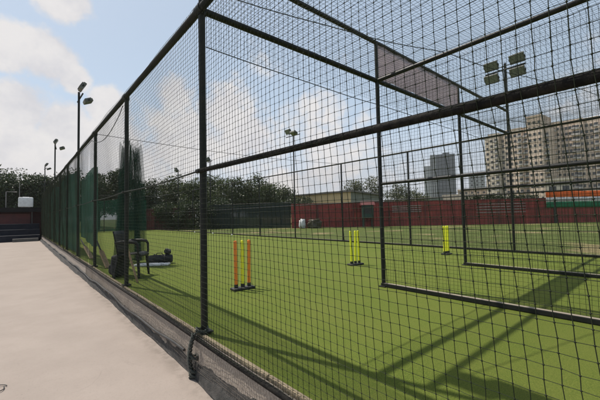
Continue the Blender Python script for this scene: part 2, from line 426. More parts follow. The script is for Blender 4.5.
# braided tie rope on the near corner post
mb = MB()
def wob(t): return Vector((-.105-.035*math.sin(t*3.0), -.03+.035*math.sin(t*2.2+.4), .03-.385*t))
for ph in (0, 2.1, 4.2):
    mb.tube([wob(t)+Vector((math.cos(t*26+ph)*.013, math.sin(t*26+ph)*.016, 0)) for t in np.linspace(0, 1, 90)], .0085, 7)
for zc, rr in ((.03, .05), (-.19, .034), (-.31, .038), (-.345, .044)):
    for ph in range(3):
        cx = -.10 if zc < 0 else -.03
        mb.tube([(cx+math.cos(a)*rr, -.01+math.sin(a)*rr*1.05, zc+.012*ph+.012*math.sin(a*2+ph)) for a in np.linspace(0, 6.28, 20)], .009, 6)
tag(mb.build('tie_rope', MROPE), 'dark braided rope tied round the foot of the nearest corner post', 'rope')

# ------------------------------------------------------------------ lane dividers, side fence, cross frame, roof
def divider(x, label):
    t = thing('lane_divider', (x, 0, 0), label, 'net divider', 'netted dividers between the practice lanes')
    for i in (0, -1, -2):
        p = MB().tube([(0, i*S, 0), (0, i*S, H)], .029, 14); p.rbox(-.055, .055, i*S-.055, i*S+.055, .002, .016, .004); p.build('post', MPAINT, t)
    MB().tube([(0, .03, H), (0, YN-1.2, H)], .029, 12).build('top_rail', MPAINT, t)
    MB().tube([(0, -.03, 1.5), (0, YN-1.2, 1.5)], .022, 12).build('middle_rail', MPAINT, t)
    fr_ = MB().rbox(-.03, .03, YN-1.2, .03, .004, .054, .006).build('floor_rail', MPAINT, t)
    MB().box(-.024, .024, YN-1.19, .024, .0545, .057).build('painted_lit_top', MLITTOP, fr_)  # lighter strip painting the sunlit top edge of the rail
    net('netting', (.03, -.02, .03), (0, -CELL, 0), (0, 0, CELL), int((1.2-YN)/CELL), int(3.0/CELL), t, .0018, .005, coarse=1)
    return t
divider(X1, 'nearest black framed net divider on the turf, between the two closer lanes')
divider(X2, 'farther black framed net divider on the turf, under the right end of the faded banner')

side = thing('side_fence', (X3, 0, 0), 'long black pipe and net fence along the far side of the turf', 'fence')
for i in range(-2, 11):
    MB().tube([(0, i*S, 0), (0, i*S, H)], .03, 12).build('post', MPAINT, side)
MB().tube([(0, YN-1.2, H), (0, YF, H)], .028, 12).build('top_rail', MPAINT, side)
MB().tube([(0, YN-1.2, 1.5), (0, YF, 1.5)], .018, 10).build('middle_rail', MPAINT, side)
fr_ = MB().rbox(-.025, .025, YN-1.2, YF, .004, .056, .006).build('floor_rail', MPAINT, side)
MB().box(-.02, .02, YN-1.19, YF-.01, .0565, .059).build('painted_lit_top', MLITTOP, fr_)  # sunlit top of this rail, painted as a paler strip
net('netting', (.03, YN-1, .03), (0, CELL, 0), (0, 0, CELL), int((YF-YN+1)/CELL), int(3.0/CELL), side, .0014, .004, coarse=6)

endf = thing('end_fence', (0, YF, 0), 'green cloth covered fence closing the far end of the turf', 'fence')
for x in np.linspace(0, X3, 5)[1:-1]:
    MB().tube([(x, 0, 0), (x, 0, H)], .03, 12).build('post', MPAINT, endf)
MB().tube([(.04, 0, H), (X3-.04, 0, H)], .03, 12).build('top_rail', MPAINT, endf)
xs = np.arange(.1, 7.6, .14)
cloth('shade_cloth', [(x, .05, 2.75+.12*math.sin(x*1.3)) for x in xs], [(x, .05, .03) for x in xs], 8, .02, clothmat('thin_green_cloth', (.004, .055, .033), (.007, .075, .045), .32, .25, 1.2), endf, (0, 1, 0))

cross = thing('cross_frame', (0, 0, H), 'black crossbeams spanning the lanes overhead from the near post to the far fence', 'frame')
MB().tube([(.03, 0, 0), (X3-.03, 0, 0)], .034, 14).build('lower_beam', MPAINT, cross)
MB().tube([(.0, .0, HT-H), (X3-.02, 0, HT-H)], .03, 14).build('upper_beam', MPAINT, cross)
for x in (X1, X2, X3):
    MB().tube([(x, 0, .03), (x, 0, HT-H)], .026, 12).build('upright', MPAINT, cross)
net('hanging_net', (.05, -.02, -.01), (CELL, 0, 0), (0, 0, -CELL), int((X3-.1)/CELL), 7, cross, .0015, .006)
MB().tube([(x, -.02+.01*math.sin(x*3), -.355-.03*math.sin(math.pi*(x % X1)/X1)+.01*math.sin(x*2)) for x in np.arange(.03, X3, .1)], .0055, 6).build('hem_rope', MROPE, cross)
MB().tube([(X3, 0, .35), (X3, -.9, .02)], .008, 6).build('brace', MPAINT, cross)

roof = thing('roof_net', (0, 0, H), 'square netting stretched overhead across the tops of the near lanes', 'net')
def roofsag(P):
    P = P.copy(); x = P[..., 0]; y = P[..., 1]
    P[..., 2] += -.06*np.abs(np.sin(np.pi*y/S))*np.abs(np.sin(np.pi*x/X1))
    return P
net('netting', (.03, -.03, .035), (CELL, 0, 0), (0, -CELL, 0), int((X3-.06)/CELL), int((1.0-YN)/CELL), roof, .0018, .006, sag=roofsag)
MB().tube([(x, -.28-.27*x+.01*math.sin(x*4), .03-.05*abs(math.sin(math.pi*x/X1))) for x in np.arange(.1, X3, .1)], .005, 6).build('seam_rope', MROPE, roof)

# faded banner between the two crossbeams
b = MB(); vs = []; nx, nz = 40, 6
for i in range(nx+1):
    for q in range(nz+1):
        vs.append((X1+.03+(X2-X1-.06)*i/nx, -.012+.008*math.sin(i*.8+q*.5)+.005*math.sin(i*2.1), H+.035+(HT-H-.06)*q/nz))
b.add(vs, [(i*(nz+1)+q, (i+1)*(nz+1)+q, (i+1)*(nz+1)+q+1, i*(nz+1)+q+1) for i in range(nx) for q in range(nz)], True)
bo = b.build('banner', MPANEL)
sm_ = bo.modifiers.new('thickness', 'SOLIDIFY'); sm_.thickness = .003
tag(bo, 'faded pinkish grey mesh banner strung between the two overhead crossbeams', 'banner')

# ------------------------------------------------------------------ floodlight masts
def lamp_head(parent, yoff, zoff, tilt, xo):
    mt = Matrix.Translation((xo, yoff, zoff)) @ Matrix.Rotation(tilt, 4, 'Y')
    hb = MB(); hb.rbox(-.04, .045, -.165, .165, -.115, .115, .012, mt)
    for q in range(7): hb.box(-.07, -.04, -.14+q*.0467-.005, -.14+q*.0467+.005, -.09, .09, mt)
    hd = hb.build('floodlight', MALU, parent)
    MB().box(.0465, .051, -.145, .145, -.095, .095, mt).build('lens', MGLASS, hd)
    for sgn in (-1, 1): MB().box(-.02, .02, sgn*.173-.006, sgn*.173+.006, -.03, .03, mt).build('bracket', MPAINT, hd)
def mast(z0, top, four=True):
    t = thing('floodlight_mast', (0, 0, 0), 'x', 'floodlight', 'floodlight masts on the fence posts')
    MB().tube([(0, 0, z0), (0, 0, top+.05)], .03, 12).build('pole', MPAINT, t)
    MB().tube([(.03, -.46, top-.12), (.03, .46, top-.12)], .02, 10).build('crossbar', MPAINT, t)
    for yo in (-.3, .3):
        if four: lamp_head(t, yo, top+.05, R(38), .08)
        lamp_head(t, yo, top-.29 if four else top+.02-yo*.35, R(38 if four else 48+yo*60), .08 if four else .16+yo*.4)
    return t
m0 = mast(H+.03, 4.85); m2 = mast(H+.03, 4.85, False)
masts = [(X3, 0, math.pi, 'four headed floodlight mast on the far fence in front of the beige apartments'),
         (X3, 8.75, math.pi, 'floodlight mast on the far fence at the right edge of the dark screen'),
         (X3, 17.5, math.pi, 'small distant floodlight mast rising from the trees just right of the near corner post'),
         (X3, 23.33, math.pi, 'farthest small floodlight mast showing above the trees left of the near corner post'),
         (0, 8.75, 0, 'tallest looking floodlight mast over the netted fence beside the path'),
         (0, 17.5, 0, 'middle floodlight mast of the three rising over the fence beside the path'),
         (0, 26.25, 0, 'most distant floodlight mast over the path fence, next to the left trees'),
         (0, 0, 0.0, 'floodlight mast standing on top of the nearest corner post')]
for i, (x, y, rz, lab) in enumerate(masts):
    o = m0 if i == 0 else m2 if i == 1 else copy_tree(m0 if i == 7 else m2)
    o.location = (x, y, 0); o.rotation_euler = (0, 0, rz+(.12*math.sin(i*2.3) if i else 0)); o['label'] = lab

# ------------------------------------------------------------------ stumps
def stump(mb, x, y, lean):
    mb.tube([(x, y, .035), (x+lean*.35, y, .38), (x+lean*.68, y, .70)], 0.0235, 12)
    mb.tube([(x+lean*.68, y, .70), (x+lean*.7, y, .715)], [0.0235, .017], 12)
def stumps(loc, rz, mats, leans, label, base=.34):
    t = thing('cricket_stumps', loc, label, 'stumps', 'sets of plastic stumps on the turf', rz)
    b = MB(); b.rbox(-base/2, base/2, -.075, .075, .002, .035, .010)
    for sx in (-.105, 0, .105): b.tube([(sx, 0, .03), (sx, 0, .062)], .028, 12)
    b.build('base', MBLACK, t)
    for sx, mm, ln in zip((-.105, 0, .105), mats, leans):
        s_ = MB(); stump(s_, sx, 0, ln); st = s_.build('stump', mm, t)
        g = MB(); g.tube([(sx, 0, .05), (sx+ln*.05, 0, .085)], .029, 12); g.build('spring_collar', MBLACK, st)
stumps((1.2, 1.36, 0), -.05, (MORANGE, MYEL, MORANGE), (-.01, 0, .01), 'stumps with two orange outer sticks and a yellow middle one, nearest the corner post')
stumps((4.06, 1.64, 0), -.15, (MYEL, MYEL, MYEL), (-.015, .02, -.02), 'all yellow stumps in the middle lane, set between the two other stumps')
stumps((6.86, 1.06, 0), .0, (MYEL, MYEL, MYEL), (0, .02, 0.01), 'all yellow narrow looking stumps in the lane farthest from the path', .30)

# ------------------------------------------------------------------ chair, bats, bag
ch = thing('armchair', (.30, 3.80, 0), 'black plastic armchair standing on the turf against the netted fence', 'chair', None, R(-36))
# local frame: +x is the front of the chair
def slab(mb, prof, w0, w1, th):
    """profile in x,z swept across y, dished a little"""
    n = len(prof); k_ = 7; vs = []
    for (x, z, bow) in prof:
        for q in range(k_):
            a = q/(k_-1)*2-1; vs.append(Vector((x+bow*(1-a*a)*-1, a*(w0 if True else w1), z)))
    top = vs; nrm = []
    m_ = MB(); m_.add(top, [(i*k_+q, i*k_+q+1, (i+1)*k_+q+1, (i+1)*k_+q) for i in range(n-1) for q in range(k_-1)], True)
    return m_
ch.scale = (.80, .86, 1)
seat = slab(None, [(-.22, .40, 0), (-.1, .405, 0), (.05, .415, 0), (.18, .425, 0), (.245, .41, 0), (.262, .37, 0)], .24, .24, .02).build('seat', MPLASTIC, ch)
back = slab(None, [(-.20, .38, .03), (-.23, .52, .04), (-.26, .66, .05), (-.29, .78, .05), (-.31, .85, .045)], .235, .22, .02).build('backrest', MPLASTIC, ch)
for o in (seat, back):
    md = o.modifiers.new('thickness', 'SOLIDIFY'); md.thickness = .022; md.offset = -1
for s_ in (-1, 1):
    a = MB(); a.tube([(-.27, s_*.25, .64), (-.1, s_*.275, .655), (.1, s_*.28, .65), (.2, s_*.275, .635), (.235, s_*.27, .59), (.24, s_*.265, .42)], [.022, .028, .03, .03, .026, .024], 10)
    a.build('armrest', MPLASTIC, ch)
    for (x0, x1) in ((.22, .26), (-.2, -.28)):
        l_ = MB(); l_.tube([(x0, s_*.235, .41), ((x0+x1)/2, s_*.25, .2), (x1, s_*.265, .0)], [.036, .03, .024], 10); l_.build('leg', MPLASTIC, ch)
# kit bag hanging behind the backrest
def blob(name, sc, material, parent, seed, amp=.12, mtx=None):
    bm = bmesh.new(); bmesh.ops.create_icosphere(bm, subdivisions=4, radius=1)
    from mathutils import noise as ns
    for v in bm.verts:
        d = v.co.normalized(); p = Vector((math.copysign(abs(d.x)**.6, d.x)*sc[0], math.copysign(abs(d.y)**.6, d.y)*sc[1], math.copysign(abs(d.z)**.6, d.z)*sc[2]))
        p *= 1+amp*ns.noise(d*1.8+Vector((seed, 0, 0)))+amp*.5*ns.noise(d*4+Vector((0, seed, 0)))
        v.co = mtx @ p if mtx is not None else p
    me = bpy.data.meshes.new(name); bm.to_mesh(me); bm.free()
    me.polygons.foreach_set('use_smooth', [True]*len(me.polygons))
    return link(name, me, material, parent)
kb = thing('backpack', (.12, 4.02, .0), 'black kit backpack propped against the back of the armchair', 'bag', None, R(-36))
kb.scale = (.85, .85, .85)
blob('pack', (.12, .22, .24), MBAG, kb, 3.1, .12, Matrix.Translation((0, 0, .245)))
blob('front_pocket', (.06, .15, .12), MBAG, kb, 5.1, .12, Matrix.Translation((-.11, 0, .17)))
for s_ in (-1, 1):
    MB().tube([(.09, s_*.1, .44), (.15, s_*.11, .36), (.16, s_*.11, .2), (.11, s_*.1, .06)], .016, 7).build('strap', MBAG, kb)
MB().tube([(0, -.05, .46), (0, -.03, .53), (0, .03, .53), (0, .05, .46)], .011, 7).build('handle', MBAG, kb)

def bat(p0, p1, label, handle_at_top=True, flat=None):
    """cricket bat from toe p0 to handle end p1"""
    p0 = Vector(p0); p1 = Vector(p1); d = (p1-p0); ln = d.length
    t = bpy.data.objects.new('cricket_bat', None); COL.objects.link(t)
    q = d.to_track_quat('Z', 'Y'); t.rotation_mode = 'QUATERNION'; t.rotation_quaternion = q; t.location = p0
    tag(t, label, 'cricket bat')
    kf = ln/.9
    bl = MB(); secs = [(0, .05, .012), (.02, .054, .022), (.25, .054, .034), (.45, .053, .026), (.54, .045, .022), (.58, .02, .016)]
    vs = []
    for z, w_, th in secs:
        vs += [(-w_, 0, z*kf), (w_, 0, z*kf), (w_, -.014, z*kf), (0, -.014-th, z*kf), (-w_, -.014, z*kf)]
    fs = [(i*5+k_, i*5+(k_+1) % 5, (i+1)*5+(k_+1) % 5, (i+1)*5+k_) for i in range(len(secs)-1) for k_ in range(5)]+[(4, 3, 2, 1, 0), tuple(range(25, 30))]
    bl.add(vs, fs); bl.build('blade', MWOOD, t)
    MB().tube([(0, -.012, .56*kf), (0, -.012, .89*kf), (0, -.012, .9*kf)], [.017, .016, .012], 10).build('handle', MBLACK, t)
bat((.17, 5.30, .02), (.03, 5.78, .60), 'wooden cricket bat with black handle leaning behind the armchair against the fence')
tag(MB().tube([(.20, 3.06, .0), (.197, 3.075, .03), (.125, 3.46, .60), (.12, 3.48, .63)], [.006, .018, .018, .013], 12).build('wooden_stump', MWOOD), 'single pale wooden stump leaning against the front of the armchair', 'stump')
bat((.20, 7.6, .02), (.03, 8.35, .52), 'dark handled cricket bat leaning on the fence farther along the turf')

bag = thing('kit_bag', (1.22, 5.18, 0), 'dark grey duffel kit bag lying on the open turf right of the chair', 'bag', None, R(-30)); bag.scale = (.84, .84, .84)
mt = Matrix.Rotation(R(90), 4, 'Y')
mb = MB(); prof = [(-.33, .08), (-.32, .125), (-.28, .14), (-.1, .15), (.12, .148), (.28, .14), (.32, .125), (.33, .08)]
mb.tube([(x, .008*math.sin(x*9), .125+.006*math.sin(x*7)) for x, r_ in prof], [r_*.85 for x, r_ in prof], 18); mb.build('body', MBAG, bag)
mb = MB()
for x in (-.15, .15): mb.tube([(x+.005*math.cos(a), math.cos(a)*.134, .125+math.sin(a)*.134) for a in np.linspace(-.3, 3.4, 18)], .012, 6)
mb.build('webbing', MBLACK, bag)
blob('flap', (.09, .08, .07), MBLACK, bag, 8.0, .2, Matrix.Translation((.2, .03, .33)) @ Matrix.Rotation(.5, 4, 'Y'))
MB().tube([(-.1, -.05, .24), (-.06, -.06, .3), (.06, -.06, .3), (.1, -.05, .24)], .012, 6).build('handle', MBLACK, bag)
pd = thing('batting_pad', (.93, 5.02, 0), 'white batting pad lying flat on the turf beside the duffel bag', 'pad', None, R(-38))
mb = MB()
for q in range(5): mb.rbox(-.3, .3, -.12+q*.048+.002, -.12+(q+1)*.048-.002, .004, .05, .016)
mb.build('ribs', MWHITE, pd)
MB().rbox(.31, .45, -.10, .10, .004, .05, .018).build('top_flap', MWHITE, pd)

# cricket balls at the far edge of the turf
for (x, y, lab) in ((7.9, 19.2, 'white ball on the turf by the far fence, left of the near corner post'),
                    (7.9, 16.4, 'white ball on the turf by the far fence, just right of the near corner post'),
                    (7.7, 13.6, 'white ball at the far fence directly behind the orange stumps')):
    bmm = bmesh.new(); bmesh.ops.create_uvsphere(bmm, u_segments=20, v_segments=12, radius=.045)
    for v in bmm.verts:
        if abs(v.co.z) < .004: v.co *= 1.05
    me = bpy.data.meshes.new('ball'); bmm.to_mesh(me); bmm.free()
    o = link('ball', me, MBALL); o.location = (x, y, .046); tag(o, lab, 'ball', 'white balls along the far fence')

# loop of loose wire on the path
tag(MB().tube([(-1.42+.05*math.cos(a)-.02*a/6, .93+.07*math.sin(a), ZP+.006+.012*abs(math.sin(a*.5))) for a in np.linspace(.4, 6.6, 40)], .004, 6).build('wire', MHOSE),
    'loose black loop of wire lying on the concrete path', 'wire')
MB().rbox(-2.75, -1.93, 7.3, 8.5, ZP+.002, ZP+.03, .01).build('drain_cover', mat('drain_iron', (.06, .065, .075), .6, (.035, .037, .042), 6))
tag(bpy.data.objects['drain_cover'], 'dark iron drain cover let into the path at the left edge', 'drain cover')
# ------------------------------------------------------------------ red sheet wall and green screen at the back
A = Vector((15.9, 18.5, 0)); B = Vector((36.5, -.9, 0)); Dw = (B-A).normalized(); wl = (B-A).length; wa = math.atan2(Dw.y, Dw.x)
MRED = mat('red_painted_sheet', (.33, .052, .042), .6, (.20, .034, .030), 1.2, 6)
MREDD = mat('dark_red_sheet', (.13, .024, .022), .6, (.07, .018, .017), 1.2, 6)
MRLIGHT = mat('pale_slats', (.36, .27, .25), .6, (.24, .17, .16), 4)
def corrugated(name, length, height, material, parent, pitch=.24, depth=.05, y0=0):
    xs = np.arange(0, length+.001, pitch/4); vs = []; fs = []
    for i, x in enumerate(xs):
        y = y0+(0, -depth, -depth, 0)[i % 4]
        vs += [(x, y, 0), (x, y, height)]
    for i in range(len(xs)-1): fs.append((2*i, 2*i+2, 2*i+3, 2*i+1))
    b_ = MB(); b_.add(vs, fs); return b_.build(name, material, parent)
rw = thing('red_wall', (A.x, A.y, 0), 'long dark red corrugated metal wall across the far side of the ground', 'wall', None, wa)
corrugated('sheeting', wl, 1.95, MRED, rw)
MB().rbox(0, wl, -.05, .03, 1.951, 2.02, .01).build('capping', MREDD, rw)
for z in (.45, 1.2): MB().box(0, wl, -.062, -.038, z, z+.05).build('rail', MREDD, rw)
for x in np.arange(2.2, wl, 2.9): MB().box(x-.04, x+.04, -.09, -.064, 0, 1.95).build('upright', MREDD, rw)
def alongwall(u):                       # distance along the wall line for a picture column
    o2 = Vector((CAM.x, CAM.y)); d3 = ray(u, 214); d2 = Vector((d3.x, d3.y)).normalized()
    mtx2 = Matrix(((Dw.x, -d2.x), (Dw.y, -d2.y))); s_, _ = mtx2.inverted() @ (o2-Vector((A.x, A.y)))
    return s_
# pale horizontal slats on the wall
for (u0, u1, z0, z1, n_) in ((392, 421, 1.15, 1.62, 4), (476, 525, .95, 1.62, 4)):
    b_ = MB(); a0, a1 = alongwall(u0), alongwall(u1)
    for q in range(n_):
        z = z0+(z1-z0)*q/(n_-1); b_.box(a0, a1, -.13, -.092, z-.035, z+.035)
    b_.build('wall_slats', MRLIGHT, rw)
gx = alongwall(554)
MB().box(gx-.09, gx+.09, -.16, -.093, 0, 1.9).build('gate_post', MBLACK, rw)

def flagcloth(name, z0, z1, material, parent, a0, a1):
    b_ = MB(); vs = []; n_ = 50
    for i in range(n_+1):
        for q in range(4):
            vs.append((a0+(a1-a0)*i/n_, -.17+.02*math.sin(i*.5)+.012*math.sin(i*1.3+q), z0+(z1-z0)*q/3+.012*math.sin(i*.25)))
    b_.add(vs, [(i*4+q, (i+1)*4+q, (i+1)*4+q+1, i*4+q+1) for i in range(n_) for q in range(3)], True)
    o = b_.build(name, material, parent); md = o.modifiers.new('thickness', 'SOLIDIFY'); md.thickness = .004
    return o
fl = thing('flag_banner', (A.x, A.y, 0), 'wide orange white and green striped banner hung along the top of the red wall', 'banner', None, wa)
a0, a1 = alongwall(545.5), wl+1.5
MSAF = clothmat('saffron_cloth', (.85, .22, .05), (.78, .19, .045), 0.0, .3); MWC = clothmat('white_cloth', (.80, .80, .80), (.74, .74, .74), 0.0, .3); MGC = clothmat('green_cloth', (.02, .22, .10), (.015, .19, .085), 0.0, .3)
flagcloth('orange_stripe', 2.03, 2.50, MSAF, fl, a0, a1); flagcloth('white_stripe', 1.66, 2.03, MWC, fl, a0, a1); flagcloth('green_stripe', 1.22, 1.66, MGC, fl, a0, a1)

# booth
bx = alongwall(366.5); bp = A+Dw*bx+Vector((-Dw.y, Dw.x, 0))*(-.55)
MBOOTH = mat('dark_green_paint', (.012, .04, .03), .5, (.02, .055, .042), 5)
bt = thing('booth', bp, 'small dark green booth with a pitched roof in front of the red wall', 'booth', None, wa)
MB().box(-.42, .42, -.35, .35, .75, 1.75).build('cabin', MBOOTH, bt)
MB().box(-.3, .3, -.362, -.352, 1.05, 1.6).build('window', MBLACK, bt)
for sx in (-.36, .36):
    for sy in (-.3, .3): MB().tube([(sx, sy, 0), (sx, sy, .75)], .035, 8).build('leg', MBOOTH, bt)
b_ = MB(); b_.add([(-.55, -.48, 1.752), (.55, -.48, 1.752), (.55, .48, 1.752), (-.55, .48, 1.752), (-.55, 0, 2.1), (.55, 0, 2.1)], [(3, 2, 1, 0), (0, 1, 5, 4), (2, 3, 4, 5), (1, 2, 5), (3, 0, 4)]); b_.build('roof', MREDD, bt)
# white sack against the wall
sx_ = alongwall(302.5); sp = A+Dw*sx_+Vector((-Dw.y, Dw.x, 0))*(-.6)
o = blob('sack', (.26, .2, .36), MWHITE, None, 12.0, .22, Matrix.Translation((0, 0, .36))); o.location = (sp.x, sp.y, 0)
tag(o, 'white lumpy sack standing at the left end of the red wall', 'sack')
o = blob('bush', (.5, .4, .4), leafmat('dry_brush', (.07, .06, .035), (.13, .10, .06)), None, 14.0, .4, Matrix.Translation((0, 0, .3))); o.location = (sp+Dw*1.0).to_tuple()
tag(o, 'brown heap of dry brush beside the white sack', 'brush heap')

# dark green screen on the left of the red wall, continuing to the end corner
C1 = Vector((16.0, 18.6, 0)); C2 = Vector((11.2, 26.3, 0)); C3 = Vector((9.3, 30.6, 0))
def wallthing(name, P, Q, label, cat):
    d = Q-P; return thing(name, P, label, cat, None, math.atan2(d.y, d.x)), d.length
t, ln = wallthing('screen', C2, C1, 'dark green cloth screen left of the red wall, behind the far fence', 'screen')
xs = np.arange(0, ln, .2)
cloth('cloth', [(x, 0, 2.12+.05*math.sin(x)) for x in xs], [(x, 0, .02) for x in xs], 8, .025, MDARKCLOTH, t, (0, 1, 0))
for x in np.arange(0, ln+.1, 2.4): MB().tube([(x, .08, 0), (x, .08, 2.2)], .035, 8).build('post', MPAINT, t)
MB().tube([(0, .08, 2.15), (ln, .08, 2.15)], .025, 8).build('rail', MPAINT, t)
t, ln = wallthing('red_wall', C3+Vector((-3.2, .9, 0)), C2+Vector((-.1, .2, 0)), 'short dark red metal wall in the far left corner beyond the far fence', 'wall')
corrugated('sheeting', ln, 1.9, MREDD, t)
MB().rbox(0, ln, -.05, .03, 1.901, 1.96, .01).build('capping', MREDD, t)

# ------------------------------------------------------------------ foliage
MLD = leafmat('dark_leaves', (.016, .028, .011), (.042, .062, .022))
MLM = leafmat('mid_leaves', (.03, .045, .014), (.075, .095, .032))
MLP = leafmat('pale_leaves', (.06, .07, .035), (.12, .125, .065))
MBARK = mat('bark', (.09, .07, .05), .9, (.05, .04, .03), 12, bump=.8, bscale=30)
def leaves(name, C_, per, sig, size, material, parent, droop=False):
    C_ = np.array(C_); n = len(C_)*per
    c = np.repeat(C_, per, 0)+np.clip(rng.normal(0, 1, (n, 3)), -1.5, 1.5)*sig
    a = rng.normal(0, 1, (n, 3)); a /= np.linalg.norm(a, axis=1)[:, None]
    b = rng.normal(0, 1, (n, 3))
    if droop: a = a*.35+np.array([0, 0, -1.0]); a /= np.linalg.norm(a, axis=1)[:, None]
    b -= a*(a*b).sum(1)[:, None]; b /= np.linalg.norm(b, axis=1)[:, None]
    s = size*rng.uniform(.6, 1.3, (n, 1))
    V = np.stack([c-a*s, c+b*s*.42, c+a*s, c-b*s*.42], 1).reshape(-1, 3)
    return link(name, np_mesh(name, V, np.arange(n*4).reshape(-1, 4), 4), material, parent)
def tree(loc, h, r, label, material, clumps=90, per=90, size=.135, base=.28, cat='tree', group='trees around the ground', name='tree'):
    t = thing(name, loc, label, cat, group)
    tr = MB(); tr.tube([(0, 0, 0), (.08, .03, h*.25), (.05, -.05, h*.55), (0, 0, h*.8)], [.03*h, .022*h, .014*h, .005*h], 9)
    tr.build('trunk', MBARK, t)
    cs = []
    lb = MB()
    lobes = [(rng.normal(0, .36*r), rng.normal(0, .36*r), h*rng.uniform(base+.12, .86), r*rng.uniform(.38, .62)) for _ in range(9)]
    lobes.append((0, 0, h*.84, r*.42))
    for lx, ly, lz, lr in lobes:
        lb.tube([(.05, 0, h*max(.2, lz/h-.3)), (lx*.6, ly*.6, lz-.1*h), (lx, ly, lz)], [.011*h, .007*h, .003*h], 6)
        for _ in range(clumps//10):
            d = rng.normal(0, 1, 3); d /= np.linalg.norm(d); q = lr*rng.uniform(.55, 1.05)
            cs.append((lx+d[0]*q, ly+d[1]*q, max(h*base*.6, lz+d[2]*q*.8)))
    lb.build('limbs', MBARK, t)
    leaves('crown', cs, per, .17*r, size, material, t)
    return t
def at(u, depth): p = spot(u, depth); p.z = -.05; return p
# far left, behind the water tank
tree(at(-28, 33), 6.4, 2.6, 'dark leafy tree at the left edge, behind the dark shed', MLD)
tree(at(6, 34), 6.3, 2.4, 'dark rounded tree behind the shed, left of the white tank', MLD)
tree(at(33, 36), 6.2, 2.3, 'dark tree rising behind the white tank on the shed', MLD)
tree(at(58, 37), 6.0, 2.5, 'dark tree behind the end of the path fence, right of the tank', MLD)
tree(at(74, 39), 7.0, 2.6, 'taller dark tree seen through the green part of the path fence', MLD)
tree(at(98, 36), 6.2, 2.3, 'dark green tree behind the end fence, left of the gathered net', MLD)
tree(at(118, 37), 6.8, 2.1, 'dark tree standing directly behind the gathered green net', MLD)
tree(at(148, 36), 5.4, 2.0, 'dark tree behind the end fence, right of the gathered net', MLD)
tree(at(170, 40), 5.6, 2.5, 'mid green tree behind the far corner, below the farthest mast', MLM)
tree(at(190, 36), 5.0, 2.2, 'low mid green tree just left of the near corner post', MLM)
tree(at(214, 40), 6.0, 2.6, 'mid green tree just right of the near corner post', MLM)
tree(at(238, 38), 5.4, 2.3, 'round mid green tree above the left part of the dark screen', MLM)
tree(at(260, 40), 5.0, 2.3, 'mid green tree above the middle of the dark screen', MLM)
tree(at(281, 44), 4.7, 2.3, 'low mid green tree above the right end of the dark screen', MLM)
# gathered net curtain hanging from a cable across the turf
cur = thing('gathered_net', (.74, 2*S, 0), 'dark green net curtain gathered in a bundle behind the armchair, hanging from a cable', 'net curtain')
def pleat(name, r_top, r_bot, z0, z1, npl, parent, seed):
    n_ = npl*8; nz = 26; vs = []
    for q in range(nz+1):
        t_ = q/nz; z = z1+(z0-z1)*t_; rr = (r_top+(r_bot-r_top)*t_**.6)
        for i in range(n_):
            a_ = 2*math.pi*i/n_
            r_ = rr*(1+.34*math.sin(a_*npl+seed+1.2*math.sin(t_*3+seed))+.16*math.sin(a_*3+t_*4+seed))
            vs.append((r_*math.cos(a_)*1.0, r_*math.sin(a_)*.5, z+(.09*math.sin(a_*7+seed)+.07*math.sin(a_*13+seed*2))*(1-t_)**2))
    b_ = MB(); b_.add(vs, [(q*n_+i, q*n_+(i+1) % n_, (q+1)*n_+(i+1) % n_, (q+1)*n_+i) for q in range(nz) for i in range(n_)], True)
    return b_.build(name, MCURT, parent)
MCURT = clothmat('green_gathered_net', (.004, .036, .024), (.012, .065, .042), .70, .2, 9)
pleat('outer_folds', .17, .27, .04, 2.80, 11, cur, .3); pleat('inner_folds', .10, .17, .04, 2.66, 8, cur, 1.9)
CC = mat('loose_cord', (.05, .075, .06), .7)
b_ = MB()
for i in range(80):
    a_ = rng.uniform(0, 6.28); q0 = rng.uniform(.03, .17); q1 = rng.uniform(.15, .30); zt_ = rng.uniform(2.4, 3.0); zb = rng.uniform(1.2, 2.0)
    b_.tube([(math.cos(a_)*q0, math.sin(a_)*q0*.5, zt_), (math.cos(a_)*(q0+q1)*.5*1.15, math.sin(a_)*(q0+q1)*.3, (zt_+zb)/2), (math.cos(a_)*q1, math.sin(a_)*q1*.5, zb)], .0035, 4, False)
b_.build('strands', CC, cur)
cb = MB().tube([(x, 2*S, H-.01-.10*math.sin(math.pi*x/X3)) for x in np.arange(0.03, X3, .15)], .006, 6).build('cable', MROPE); tag(cb, 'thin overhead cable across the turf carrying the gathered green net', 'cable')
# pale trees behind the yellow building
tree(at(357, 58), 7.4, 2.6, 'pale sparse tree behind the yellow building, left of the near divider post', MLP, 60, 45, .16)
tree(at(372, 56), 7.6, 2.5, 'pale sparse tree directly behind the near divider post', MLP, 60, 45, .16)
tree(at(398, 58), 5.6, 2.6, 'pale low tree right of the near divider post above the red wall', MLP, 60, 55, .16)
tree(at(416, 60), 5.2, 2.6, 'pale low tree at the foot of the grey tower', MLP, 60, 55, .16)
tree(at(318, 62), 5.0, 2.0, 'small pale tree showing above the yellow building roof', MLP, 60, 45, .16)
# hedge in the corner
for i, (u, dp, hh, lab) in enumerate(((168, 31, 2.3, 'dark bush in the far corner beside the short red wall'), (185, 31, 2.4, 'dark bush left of the near corner post under the trees'),
                                      (203, 30.5, 2.3, 'dark bush directly behind the near corner post'), (222, 31, 2.5, 'dark bush behind the left end of the dark screen'), (300, 36, 3.0, 'dark bush above the right end of the screen'),
                                      )):
    tree(at(u, dp), hh, 1.5, lab, MLD, 50, 80, .11, .05, 'bush', 'dark bushes in the far corner', 'bush')
